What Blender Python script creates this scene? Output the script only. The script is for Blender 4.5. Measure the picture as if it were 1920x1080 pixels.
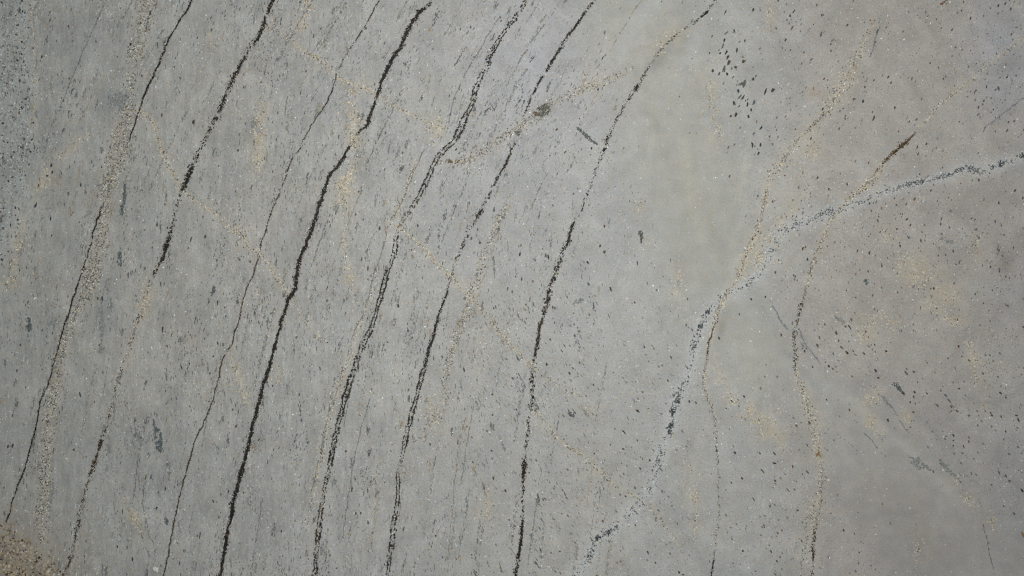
import bpy, math
import numpy as np

# ------------------------------------------------------------------ camera, sky, sun, exposure
scene = bpy.context.scene
for o in list(bpy.data.objects):
    bpy.data.objects.remove(o)
S = 0.0015            # metres of slab per picture unit (the slab shows 1920 x 1080 units = 2.88 x 1.62 m)
TOP = 0.03            # slab thickness: it lies flat, upper face at this height
CAM_H = 4.0

cam_data = bpy.data.cameras.new('camera')
cam_data.lens = 50.0
cam_data.sensor_width = 36.0
cam_data.clip_start = 0.05
cam_data.clip_end = 200.0
cam = bpy.data.objects.new('camera', cam_data)
cam.location = (0.0, 0.0, TOP + CAM_H)
cam.rotation_euler = (0, 0, 0)
scene.collection.objects.link(cam)
scene.camera = cam

# the slab is lit by one soft hall lamp above its upper middle plus dim ambient daylight
world = bpy.data.worlds.new('World')
scene.world = world
world.use_nodes = True
bgn = world.node_tree.nodes['Background']
bgn.inputs[0].default_value = (0.90, 0.96, 1.0, 1)
bgn.inputs[1].default_value = 0.27

lamp_data = bpy.data.lights.new('hall_lamp', 'AREA')
lamp_data.shape = 'DISK'
lamp_data.size = 0.3
lamp_data.energy = 64.0
lamp_data.color = (1.0, 0.992, 0.952)
lamp = bpy.data.objects.new('hall_lamp', lamp_data)
lamp.location = (0.14, 0.42, 3.0)
lamp.rotation_euler = (math.radians(-3), math.radians(3), 0)
scene.collection.objects.link(lamp)

scene.view_settings.view_transform = 'Standard'
scene.view_settings.look = 'None'
scene.view_settings.gamma = 1.0
scene.view_settings.use_curve_mapping = False
scene.view_settings.exposure = 0.08
scene.render.engine = 'CYCLES'
scene.cycles.filter_width = 1.25

rng = np.random.default_rng(11)
COL = scene.collection.objects


def lin(r, g, b):
    c = np.array([r, g, b], float) / 255.0
    return np.where(c <= 0.04045, c / 12.92, ((c + 0.055) / 1.055) ** 2.4)


def W(x, y):
    return (np.asarray(x, float) - 960.0) * S, (540.0 - np.asarray(y, float)) * S


# ------------------------------------------------------------------ numpy noise and fields
_tab = rng.random((256, 256))


def vnoise(x, y, scale, seed=0):
    x = np.asarray(x, float) / scale + seed * 17.31 + 1000
    y = np.asarray(y, float) / scale + seed * 9.73 + 1000
    xi = np.floor(x).astype(int); yi = np.floor(y).astype(int)
    fx = x - xi; fy = y - yi
    fx = fx * fx * (3 - 2 * fx); fy = fy * fy * (3 - 2 * fy)
    a = _tab[xi & 255, yi & 255]; b = _tab[(xi + 1) & 255, yi & 255]
    c = _tab[xi & 255, (yi + 1) & 255]; d = _tab[(xi + 1) & 255, (yi + 1) & 255]
    return (a * (1 - fx) + b * fx) * (1 - fy) + (c * (1 - fx) + d * fx) * fy


def fbm(x, y, scale, seed=0, n=3):
    t = 0; w = 0; a = 1.0
    for i in range(n):
        t = t + a * vnoise(x, y, scale / 2 ** i, seed + i * 3.1); w += a; a *= 0.55
    return t / w


def blob(x, y, cx, cy, rx, ry, ang=0.0):
    """soft spot; ang in degrees, counter-clockwise as seen in the picture"""
    t = math.radians(ang)
    dx = np.asarray(x) - cx; dy = -(np.asarray(y) - cy)
    u = dx * math.cos(t) + dy * math.sin(t)
    v = -dx * math.sin(t) + dy * math.cos(t)
    return np.exp(-((u / rx) ** 2 + (v / ry) ** 2))


def smooth(e0, e1, x):
    t = np.clip((np.asarray(x, float) - e0) / (e1 - e0), 0, 1)
    return t * t * (3 - 2 * t)


X0, X1, Y0, Y1 = -230.0, 2150.0, -150.0, 1230.0    # the whole slab, in picture units


def edge_rock(x, y):
    """coarse blue-grey speckled rock along the left border"""
    lim = 62 + 10 * (fbm(x, y, 90, 5) - 0.5) - 75 * smooth(220, 620, y)
    return smooth(16, -22, x - lim + 26 * (fbm(x, y, 24, 7) - .5))


def calm(x, y):
    """smooth areas with hardly any flecks"""
    m = blob(x, y, 1200, 60, 75, 130, 60) * 0.9
    m = m + blob(x, y, 1255, 270, 95, 230, 12)
    m = m + blob(x, y, 1330, 440, 70, 150, 10)
    m = m + blob(x, y, 1420, 640, 70, 110, 5)
    m = m + blob(x, y, 1560, 730, 150, 40, -25) * 0.8
    m = m + blob(x, y, 1640, 880, 120, 90, -40)
    m = m + blob(x, y, 1740, 990, 90, 190, 30) * 1.1
    m = m + blob(x, y, 1900, 1120, 110, 150, 30)
    return np.clip(m, 0, 1)


def flow(x, y):
    """direction of the streaks, degrees counter-clockwise from picture right"""
    x = np.asarray(x, float); y = np.asarray(y, float)
    left = 82 - 10 * smooth(300, 0, y) + 14 * (fbm(x, y, 150, 21) - .5)
    mid_low = 122.0
    a = left + (mid_low - left) * smooth(760, 1000, x) * smooth(420, 720, y)
    a = a + (66 - a) * smooth(560, 850, x) * smooth(470, 250, y)
    a = a + (124 - a) * smooth(1500, 1650, x) * smooth(560, 700, y)
    return a


# ------------------------------------------------------------------ materials
def nodes_of(m):
    m.use_nodes = True
    nt = m.node_tree
    return nt, nt.nodes, nt.links, nt.nodes['Principled BSDF']


def ramp(N, pts):
    r = N.new('ShaderNodeValToRGB')
    r.color_ramp.elements[0].position = pts[0][0]; r.color_ramp.elements[0].color = (*[pts[0][1]] * 3, 1)
    r.color_ramp.elements[1].position = pts[1][0]; r.color_ramp.elements[1].color = (*[pts[1][1]] * 3, 1)
    return r


def slab_material():
    m = bpy.data.materials.new('grey_gneiss')
    nt, N, L, bs = nodes_of(m)
    at = N.new('ShaderNodeAttribute'); at.attribute_name = 'stone'
    tc = N.new('ShaderNodeTexCoord')

    def noise(scale, detail, vec=None, rough=0.6):
        n = N.new('ShaderNodeTexNoise'); n.inputs['Scale'].default_value = scale
        n.inputs['Detail'].default_value = detail; n.inputs['Roughness'].default_value = rough
        L.new(vec or tc.outputs['Object'], n.inputs['Vector']); return n

    def mul(a, b):
        x = N.new('ShaderNodeMix'); x.data_type = 'RGBA'; x.blend_type = 'MULTIPLY'
        x.inputs[0].default_value = 1.0
        L.new(a, x.inputs[6]); L.new(b, x.inputs[7]); return x.outputs[2]

    # medium mottling, crystal grain, and long streaks that follow the foliation
    n1 = noise(26, 4); r1 = ramp(N, [(0.3, 0.93), (0.7, 1.06)]); L.new(n1.outputs[0], r1.inputs[0])
    n2 = noise(230, 3, rough=0.7); r2 = ramp(N, [(0.28, 0.78), (0.72, 1.18)]); L.new(n2.outputs[0], r2.inputs[0])
    mp = N.new('ShaderNodeMapping'); mp.inputs['Rotation'].default_value = (0, 0, math.radians(12))
    mp.inputs['Scale'].default_value = (1.0, 0.2, 1.0)
    L.new(tc.outputs['Object'], mp.inputs['Vector'])
    n3 = noise(120, 5, mp.outputs[0], .75); r3 = ramp(N, [(0.3, 0.83), (0.66, 1.10)]); L.new(n3.outputs[0], r3.inputs[0])
    st = N.new('ShaderNodeMix'); st.data_type = 'RGBA'
    L.new(at.outputs['Alpha'], st.inputs[0]); st.inputs[6].default_value = (1, 1, 1, 1); L.new(r3.outputs[0], st.inputs[7])
    ca = N.new('ShaderNodeAttribute'); ca.attribute_name = 'calm'
    def calmed(a):
        x = N.new('ShaderNodeMix'); x.data_type = 'RGBA'
        L.new(ca.outputs['Fac'], x.inputs[0]); L.new(a, x.inputs[6]); x.inputs[7].default_value = (1, 1, 1, 1); return x.outputs[2]
    c = mul(mul(mul(at.outputs['Color'], r1.outputs[0]), calmed(r2.outputs[0])), st.outputs[2])
    n6 = noise(9, 6, rough=.65); n6.inputs['Distortion'].default_value = 1.2; r6 = ramp(N, [(0.3, 0.87), (0.7, 1.11)]); L.new(n6.outputs[0], r6.inputs[0]); c = mul(c, calmed(r6.outputs[0]))
    mp2 = N.new('ShaderNodeMapping'); mp2.inputs['Rotation'].default_value = (0, 0, math.radians(16)); mp2.inputs['Scale'].default_value = (1.0, 0.16, 1.0)
    L.new(tc.outputs['Object'], mp2.inputs['Vector'])
    n7 = noise(26, 5, mp2.outputs[0], .65); n7.inputs['Distortion'].default_value = .6; r7 = ramp(N, [(0.3, 0.88), (0.7, 1.09)]); L.new(n7.outputs[0], r7.inputs[0])
    st2 = N.new('ShaderNodeMix'); st2.data_type = 'RGBA'; L.new(at.outputs['Alpha'], st2.inputs[0]); st2.inputs[6].default_value = (1, 1, 1, 1); L.new(r7.outputs[0], st2.inputs[7])
    c = mul(c, st2.outputs[2])
    # faint warm / cool crystals
    n4 = noise(120, 2); hs = N.new('ShaderNodeMix'); hs.data_type = 'RGBA'; hs.clamp_factor = True
    rr = ramp(N, [(0.35, 0.0), (0.65, 1.0)]); L.new(n4.outputs[0], rr.inputs[0]); L.new(rr.outputs[0], hs.inputs[0])
    hs.inputs[6].default_value = (0.965, 0.995, 1.015, 1); hs.inputs[7].default_value = (1.045, 1.0, 0.955, 1)
    c = mul(c, hs.outputs[2])
    n5 = noise(300, 2, rough=.5); r5 = ramp(N, [(0.30, 0.74), (0.42, 1.0)]); L.new(n5.outputs[0], r5.inputs[0])
    c = mul(c, calmed(r5.outputs[0]))
    L.new(c, bs.inputs['Base Color'])
    bs.inputs['Roughness'].default_value = 0.6
    bs.inputs['Specular IOR Level'].default_value = 0.35
    bp = N.new('ShaderNodeBump'); bp.inputs['Strength'].default_value = 0.2; bp.inputs['Distance'].default_value = 0.001
    L.new(n2.outputs[0], bp.inputs['Height']); L.new(bp.outputs[0], bs.inputs['Normal'])
    return m


def grain_material(name, rough, spec=0.5, wob=0.35):
    """crystals: every grain's own colour comes from its attribute, broken up by fine noise"""
    m = bpy.data.materials.new(name)
    nt, N, L, bs = nodes_of(m)
    at = N.new('ShaderNodeAttribute'); at.attribute_name = 'stone'
    tc = N.new('ShaderNodeTexCoord')
    n = N.new('ShaderNodeTexNoise'); n.inputs['Scale'].default_value = 330; n.inputs['Detail'].default_value = 2
    L.new(tc.outputs['Object'], n.inputs['Vector'])
    r = ramp(N, [(0.3, 1 - wob), (0.7, 1 + wob)]); L.new(n.outputs[0], r.inputs[0])
    x = N.new('ShaderNodeMix'); x.data_type = 'RGBA'; x.blend_type = 'MULTIPLY'; x.inputs[0].default_value = 1
    L.new(at.outputs['Color'], x.inputs[6]); L.new(r.outputs[0], x.inputs[7])
    L.new(x.outputs[2], bs.inputs['Base Color'])
    bs.inputs['Roughness'].default_value = rough
    bs.inputs['Specular IOR Level'].default_value = spec
    return m


def plain_material(name, col, rough=0.5, wob=0.5, scale=260):
    m = bpy.data.materials.new(name)
    nt, N, L, bs = nodes_of(m)
    tc = N.new('ShaderNodeTexCoord')
    ge = N.new('ShaderNodeNewGeometry')
    n = N.new('ShaderNodeTexNoise'); n.inputs['Scale'].default_value = scale; n.inputs['Detail'].default_value = 3
    L.new(ge.outputs['Position'], n.inputs['Vector'])
    x = N.new('ShaderNodeMix'); x.data_type = 'RGBA'
    r = ramp(N, [(0.34, 0.0), (0.66, 1.0)]); L.new(n.outputs[0], r.inputs[0]); L.new(r.outputs[0], x.inputs[0])
    x.inputs[6].default_value = (*(np.array(col) * (1 - wob)), 1); x.inputs[7].default_value = (*(np.array(col) * (1 + wob)), 1)
    L.new(x.outputs[2], bs.inputs['Base Color'])
    bs.inputs['Roughness'].default_value = rough
    bs.inputs['Specular IOR Level'].default_value = 0.15
    return m


M_SLAB = slab_material()
M_DARK = grain_material('dark_amphibole', 0.55, 0.12)
M_PALE = grain_material('pale_feldspar', 0.55, 0.3, 0.2)
M_GLINT = grain_material('painted_glint', 0.35, 0.6, 0.05)  # white colour stands in for light flashing off mica facets


# ------------------------------------------------------------------ mesh collector: low domes of mineral
class Grains:
    def __init__(self):
        self.v = []; self.f = []; self.c = []; self.n = 0

    def add(self, x, y, a, b, ang, col, k=6, jag=0.28, h=0.00045):
        """x,y centres; a,b half length / half width (picture units); ang degrees; col (n,3) linear"""
        x = np.atleast_1d(np.asarray(x, float)); n = len(x)
        if n == 0:
            return
        y = np.broadcast_to(np.asarray(y, float), (n,)); a = np.broadcast_to(np.asarray(a, float), (n,))
        b = np.broadcast_to(np.asarray(b, float), (n,)); ang = np.radians(np.broadcast_to(np.asarray(ang, float), (n,)))
        col = np.broadcast_to(np.asarray(col, float), (n, 3))
        ph = (np.arange(k) / k * 2 * math.pi)[None, :] + rng.uniform(0, 6.28, (n, 1))
        r = 1 + rng.uniform(-jag, jag, (n, k))
        u = np.cos(ph) * r * a[:, None]; v = np.sin(ph) * r * b[:, None]
        px = x[:, None] + u * np.cos(ang)[:, None] - v * np.sin(ang)[:, None]
        py = y[:, None] - (u * np.sin(ang)[:, None] + v * np.cos(ang)[:, None])
        wx, wy = W(px, py)
        vv = np.empty((n, k + 1, 3))
        vv[:, :k, 0] = wx; vv[:, :k, 1] = wy; vv[:, :k, 2] = TOP - 0.00005
        cx, cy = W(x, y)
        hh = h * rng.uniform(0.6, 1.4, n)
        vv[:, k, 0] = cx; vv[:, k, 1] = cy; vv[:, k, 2] = TOP + hh
        i = np.arange(k)
        base = self.n + np.arange(n)[:, None] * (k + 1)
        tri = np.stack([base + i, base + (i + 1) % k, np.broadcast_to(base + k, (n, k))], -1)
        self.v.append(vv.reshape(-1, 3)); self.f.append(tri.reshape(-1, 3))
        self.c.append(np.repeat(col, k + 1, 0)); self.n += n * (k + 1)

    def strip(self, x, y, half, col, h=0.0004):
        """continuous seam along a path: two ragged edges and a raised middle"""
        x = np.asarray(x, float); y = np.asarray(y, float); n = len(x)
        if n < 3:
            return
        tx = np.gradient(x); ty = np.gradient(y); l = np.hypot(tx, ty) + 1e-9
        nx, ny = -ty / l, tx / l
        hl = half * (1 + rng.uniform(-0.3, 0.3, n)); hr = half * (1 + rng.uniform(-0.3, 0.3, n))
        hl[0] *= 0.2; hr[0] *= 0.2; hl[-1] *= 0.2; hr[-1] *= 0.2
        rows = []
        for off, z in ((hl, -0.00005), (0 * hl, h), (-hr, -0.00005)):
            wx, wy = W(x + nx * off, y + ny * off)
            rows.append(np.stack([wx, wy, np.full(n, TOP + z) + (rng.uniform(0, h * 0.4, n) if z > 0 else 0)], 1))
        vv = np.stack(rows, 1).reshape(-1, 3)
        i = self.n + np.arange(n - 1) * 3
        fs = []
        for q in (0, 1):
            a, b, c, d = i + q, i + q + 1, i + q + 4, i + q + 3
            fs += [np.stack([a, b, c], 1), np.stack([a, c, d], 1)]
        self.v.append(vv); self.f.append(np.concatenate(fs))
        self.c.append(np.repeat(np.broadcast_to(col, (n, 3)), 3, 0)); self.n += n * 3

    def build(self, name, mat, parent=None, label=None, stuff=False):
        if self.n == 0:
            return None
        v = np.concatenate(self.v); f = np.concatenate(self.f); c = np.concatenate(self.c)
        # faces up
        p0, p1, p2 = v[f[:, 0]], v[f[:, 1]], v[f[:, 2]]
        nz = (p1[:, 0] - p0[:, 0]) * (p2[:, 1] - p0[:, 1]) - (p1[:, 1] - p0[:, 1]) * (p2[:, 0] - p0[:, 0])
        f = np.where((nz < 0)[:, None], f[:, ::-1], f)
        me = bpy.data.meshes.new(name)
        me.vertices.add(len(v)); me.vertices.foreach_set('co', v.astype(np.float32).ravel())
        me.loops.add(f.size); me.loops.foreach_set('vertex_index', f.astype(np.int32).ravel())
        me.polygons.add(len(f)); me.polygons.foreach_set('loop_start', np.arange(0, f.size, 3, dtype=np.int32))
        at = me.color_attributes.new('stone', 'FLOAT_COLOR', 'POINT')
        at.data.foreach_set('color', np.concatenate([c, np.ones((len(c), 1))], 1).astype(np.float32).ravel())
        me.update(calc_edges=True); me.validate()
        me.materials.append(mat)
        o = bpy.data.objects.new(name, me); COL.link(o)
        if parent: o.parent = parent
        if label: o['label'] = label
        if stuff: o['kind'] = 'stuff'
        return o


# ------------------------------------------------------------------ traced courses of the veins
# each control point: x, y, width, body (0 = only scattered grains, 1 = solid seam)
DARK = {
 'slim black vein beside the leftmost pale band': dict(strands=1, col='black', pts=[
  (359,0,4,.7),(333,47,4,.8),(315,78,5,.9),(302,113,5,.9),(283,150,5,.95),(265,193,5,.95),(257,217,4,.9),(247,250,4,.7),(233,283,4,.5),
  (213,320,4,.4),(200,370,4,.45),(190,390,6,.85),(177,430,5,.9),(171,460,4,.8),(157,500,4,.75),(147,533,5,.95),(133,573,5,1),(123,603,6,1),
  (113,637,5,1),(103,673,4,1),(90,720,4,1),(77,753,4.5,1),(60,827,4.5,.95),(43,887,4.5,1),(27,933,4,1),(12,980,4,.9)]),
 'beaded black vein fading to rust and cream halfway down': dict(strands=1, col='black', rust=545, pts=[
  (510,0,9,1),(501,22,8,1),(499,26,4,.2),(497,32,8,1),(495,43,9,1),(483,70,8,.95),(474,82,8,.55),(463,97,9,.4),(455,110,10,.9),(447,130,10,1),(437,148,9,.8),(428,167,9,.6),(415,197,10,.75),
  (397,233,11,.35),(383,263,10,.25),(368,297,10,.25),(360,312,9,.6),(353,333,11,1),(347,350,10,1),(340,360,7,.45),(328,403,8,.5),(320,437,9,.6),(312,460,11,.95),(308,478,9,.85),
  (293,503,9,.55),(283,527,7,.35),(273,557,6,.4),(265,583,6,.6),(247,633,5,.42),(230,690,5,.4),(217,730,6,.42),(197,807,7,.55),(188,833,8,.8),
  (180,860,7.5,.72),(173,883,7,.66),(160,923,7,.5),(147,980,7,.52),(137,1030,7,.6),(130,1052,7,.7),(123,1067,6,.6)]),
 'thread thin brown black vein left of the boldest vein': dict(strands=1, col='brown', pts=[
  (708,3,3.5,.6),(690,37,3,.6),(670,70,3,.5),(640,120,3,.4),(627,150,3,.5),(610,197,3.5,.7),(587,230,3,.7),(563,273,2.5,.5),(543,310,3,.5),
  (527,357,3,.5),(507,403,3,.6),(493,447,3,.7),(487,477,3,.3),(477,503,3,.7),(460,553,3,.8),(450,590,3,.8),(437,640,3,.8),(427,657,4,.5),
  (417,677,3,.6),(407,717,3,.7),(387,783,3.5,.7),(367,823,3.5,.7),(353,873,3.5,.7),(337,930,3.5,.75),(323,997,3.5,.8),(308,1080,3,.8)]),
 'boldest black vein, solid and widest of all': dict(strands=1, col='black', pts=[
  (812,-3,4,.35),(800,12,7,.6),(787,23,9,.85),(768,50,10,1),(750,87,10,1),(735,113,9,.95),(717,147,10,1),(708,177,8,.9),(705,184,7,.5),(700,200,8,1),(690,230,9,1),(674,246,8,1),
  (664,258,5,.15),(652,280,7,.8),(642,300,9,.95),(622,325,9,.9),(610,347,9,1),(605,367,9,1),(587,420,9,1),(573,457,9,1),(560,497,9,1),(553,540,9,1),(543,560,10,1),
  (530,597,9,1),(520,637,9,.95),(507,677,9,.95),(497,713,9,.85),(493,727,9,.95),(480,777,9,.9),(467,827,10,1),(450,893,11,1),(437,947,10,1),(423,1017,9,.95),(412,1080,9,1)]),
 'twin stranded black vein with a kink at a cream crossing': dict(strands=2, col='black', pts=[
  (990,-2,7.2,.35),(970,27,7.2,.45),(947,57,7.2,.65),(940,68,6.4,.95),(933,80,7.2,.8),(917,107,8.0,.6),(910,130,8.8,.4),(893,160,9.6,.65),(887,190,9.6,.75),(873,217,9.6,.8),
  (860,247,9.6,.8),(847,267,9.6,.7),(823,290,8.0,.75),(812,310,8.8,.7),(800,337,8.0,.75),(787,363,7.2,.7),(767,400,7.2,.45),(753,416,5.6,.6),(748,428,4.8,.3),
  (745,440,6.4,.5),(738,473,8.0,.65),(728,510,8.8,.75),(713,557,9.6,.8),(705,590,7.2,.8),(697,613,8.0,.75),(677,657,8.8,.75),(667,683,8.8,.75),(655,722,9.6,.75),
  (645,757,8.8,.75),(637,787,8.0,.7),(620,863,8.0,.65),(607,923,8.0,.6),(597,997,8.0,.65),(590,1080,8.0,.75)]),
 'black vein right of the twin strands, doubling near the bottom': dict(strands=1.5, col='black', pts=[
  (1117,0,7,.6),(1100,20,7,.6),(1077,50,7,.9),(1057,80,7,.75),(1037,113,7,.75),(1013,153,6,.75),(995,183,5,.7),(985,210,6,.65),(977,233,4,.2),(970,257,6,.65),
  (957,287,6,.7),(943,317,6,.8),(923,353,6,.7),(917,367,6,.6),(897,403,6,.65),(877,440,6,.55),(857,483,6,.4),(845,517,6,.4),(838,547,5,.7),
  (823,590,6,.8),(813,627,7,.75),(800,673,8,.8),(788,717,8,.8),(768,790,8,.8),(760,830,7,.75),(752,860,6,.65),(747,876,5,.5),(747,900,7,.8),(745,933,8,.7),
  (740,973,8,.75),(733,1020,8,.6),(725,1080,8,.65)]),
 'granular black vein, rightmost of the long parallel veins': dict(strands=1, col='black', pts=[
  (1342,0,5.8,.55),(1323,23,5.8,.6),(1300,43,4.6,.6),(1280,55,3.4,.55),(1267,67,5.8,.6),(1240,93,5.8,.3),(1220,120,5.8,.35),(1203,150,6.9,.5),(1195,164,8.0,.9),(1185,180,5.8,.4),(1163,210,6.9,.6),
  (1147,243,6.9,.35),(1138,265,8.0,.75),(1133,280,6.9,.75),(1120,310,5.8,.4),(1107,350,5.8,.4),(1102,365,6.9,.6),(1087,400,5.8,.35),(1073,425,8.0,.8),(1067,448,8.0,.8),(1053,477,6.9,.5),(1037,523,9.2,.65),
  (1023,573,9.2,.6),(1013,610,8.0,.75),(1008,645,8.0,.75),(1005,660,6.9,.85),(1002,683,6.9,.2),(998,717,8.0,.45),(998,745,8.0,.65),(995,770,6.9,.3),(988,823,6.9,.55),(985,850,4.6,.4),
  (984,873,9.2,.95),(982,900,6.9,.7),(982,913,6.9,.5),(980,940,6.9,.65),(980,955,6.9,.4),(979,980,8.0,.8),(977,1005,6.9,.7),(973,1030,6.9,.85),(970,1055,8.0,.55),(968,1080,8.0,.65)]),
 'short dark brown streak at the upper right': dict(strands=1, col='olive', pts=[
  (1717,248,5.5,.72),(1697,267,9,.8),(1683,280,6,.68),(1673,290,8,.72),(1650,313,5,.6),(1635,333,4,.3),(1617,353,4,.35)]),
 'dotted dark vein running down the right part': dict(strands=1, col='brown', pts=[
  (1593,370,3,.1),(1560,417,4,.25),(1543,447,4,.2),(1527,477,5,.35),(1517,520,5,.3),(1507,553,6,.55),(1497,590,6,.45),(1490,627,6,.55),(1490,660,6,.55),(1493,693,5,.3),
  (1503,727,5,.15),(1517,770,4,.1),(1527,820,4,.05),(1537,850,4,.12),(1541,885,4,.3),(1541,905,4,.8),(1541,915,3,.3),(1540,947,4,.3),(1533,975,5,.4),(1527,1003,6,.55),(1525,1040,7,.6),(1523,1067,6,.6),(1520,1090,6,.5)]),
 'faint dotted vein branching beside the dotted dark vein': dict(strands=1, col='grey', pts=[
  (1527,960,3,.2),(1513,973,5,.4),(1510,1000,5,.35),(1505,1040,4,.3),(1503,1080,4,.4)]),
 'thin dark thread down from the cream junction': dict(strands=1, col='brown', pts=[
  (1437,360,3,.3),(1427,410,4,.35),(1418,438,4,.4),(1407,453,4,.3),(1390,507,3,.15),(1373,537,3,.1),(1353,563,3,.1),(1344,600,3,.25),(1335,625,3,.7),(1328,655,3,.7),(1323,680,4,.3),(1318,713,3,.1),
  (1320,727,3,.05),(1333,767,4,.1),(1342,800,4,.12),(1345,860,3,.08),(1347,920,3.5,.14),(1349,973,3,.1),(1340,1027,3,.04),(1337,1055,4,.6),(1333,1080,4,.5)]),
 'upper dark thread inside the cream diagonal': dict(strands=1, col='brown', pts=[
  (1467,303,4,.3),(1493,267,4,.4),(1520,240,5,.35),(1538,222,6,.3),(1545,212,8,.5),(1558,208,7,.5)]),
}
HAIR = {
 'brown grey thread through the cream junction': ('tan', 3.2, [(1437,362,.4),(1427,410,.45),(1407,453,.5),(1390,507,.5),(1373,537,.3),(1353,563,.3),(1342,600,.3),(1330,643,.3),(1322,690,.3),(1319,725,.2),(1333,767,.12),(1342,800,.14),(1345,860,.16),(1347,920,.14),(1349,973,.14),(1340,1027,.1),(1333,1078,.12)]),
 'faint grey hairline at the upper left': ('grey', 3.2, [(200,0,.4),(182,40,.5),(160,87,.7),(137,143,.6),(120,183,.6),(103,220,.4),(90,260,.4),(80,300,.3)]),
 'fine grey companion line left of the twin strands': ('grey', 3.2, [(937,30,.4),(917,63,.5),(893,103,.5),(870,143,.5),(857,170,.6),(847,200,.5),(837,240,.4),(807,267,.2),(790,290,.5),
    (773,330,.5),(763,353,.4),(747,390,.6),(728,423,.3),(720,457,.5),(703,510,.6),(690,557,.55),(680,590,.5),(663,627,.5),(650,670,.4),(633,727,.45),(610,800,.6),(600,853,.5),(587,910,.5),(573,997,.3)]),
 'pale brown hairline low in the middle': ('tan', 2.6, [(887,737,.4),(870,793,.4),(857,860,.6),(853,900,.5),(848,967,.45),(840,1033,.4),(832,1077,.3)]),
 'grey hairline right of the twin strands near the bottom': ('grey', 2.4, [(693,747,.6),(677,803,.6),(660,880,.7),(650,953,.6),(642,1010,.4)]),
 'reddish hairline at the top': ('tan', 2.4, [(1203,3,.5),(1183,30,.5),(1153,80,.4),(1140,110,.2)]),
 'dotted blue hairline at the upper right': ('blue', 4, [(1653,20,.3),(1643,67,.6),(1633,107,.4),(1623,160,.3),(1617,207,.3),(1610,253,.25)]),
 'blue grey hairline at the right border': ('blue', 4, [(1922,183,.6),(1897,200,.6),(1870,222,.6),(1853,233,.7),(1843,250,.6)]),
 'curved grey hairline at the lower right': ('grey', 2.4, [(1843,985,.5),(1850,1010,.7),(1853,1033,.7),(1860,1060,.6),(1867,1078,.4)]),
 'straight grey hairline in the calm lower right': ('grey', 2.2, [(1547,800,.25),(1575,818,.32),(1595,833,.4),(1612,848,.25)]),
 'lower grey hairline of the calm area': ('grey', 2.4, [(1590,770,.15),(1610,800,.2),(1633,825,.5),(1645,840,.5),(1655,850,.15),(1662,857,.4)]),
 'blue grey curved seam beside the dotted dark vein': ('blue', 5, [(1497,615,.5),(1510,643,.8),(1518,655,.7),(1530,670,.6),(1547,693,.5)]),
 'blue grey seam above the dotted dark vein': ('blue', 5, [(1435,545,.2),(1445,570,.3),(1457,587,.7),(1467,607,.7),(1480,623,.4)]),
 'grey seam across the right part': ('blue', 4, [(1640,728,.6),(1655,745,.6),(1672,765,.7),(1683,780,.5),(1693,797,.4),(1715,825,.3)]),
 'brown dotted line at the upper middle': ('grey', 3, [(1047,8,.3),(1025,40,.5),(1003,70,.5),(990,90,.5),(960,140,.25),(940,180,.2),(925,210,.2)]),
 'faint streak left of the thin brown vein at the bottom': ('grey', 3.2, [(235,715,.3),(243,790,.4),(255,860,.35),(268,950,.4),(285,1010,.4),(292,1050,.4)]),
 'second faint streak at the bottom left': ('grey', 4.0, [(200,840,.2),(222,920,.3),(255,980,.35),(275,1030,.4),(290,1060,.4)]),
 'slanting thin thread right of the thin brown vein': ('grey', 2.0, [(478,560,.2),(468,600,.5),(457,640,.4),(440,700,.2),(420,745,.3)]),
}
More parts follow.
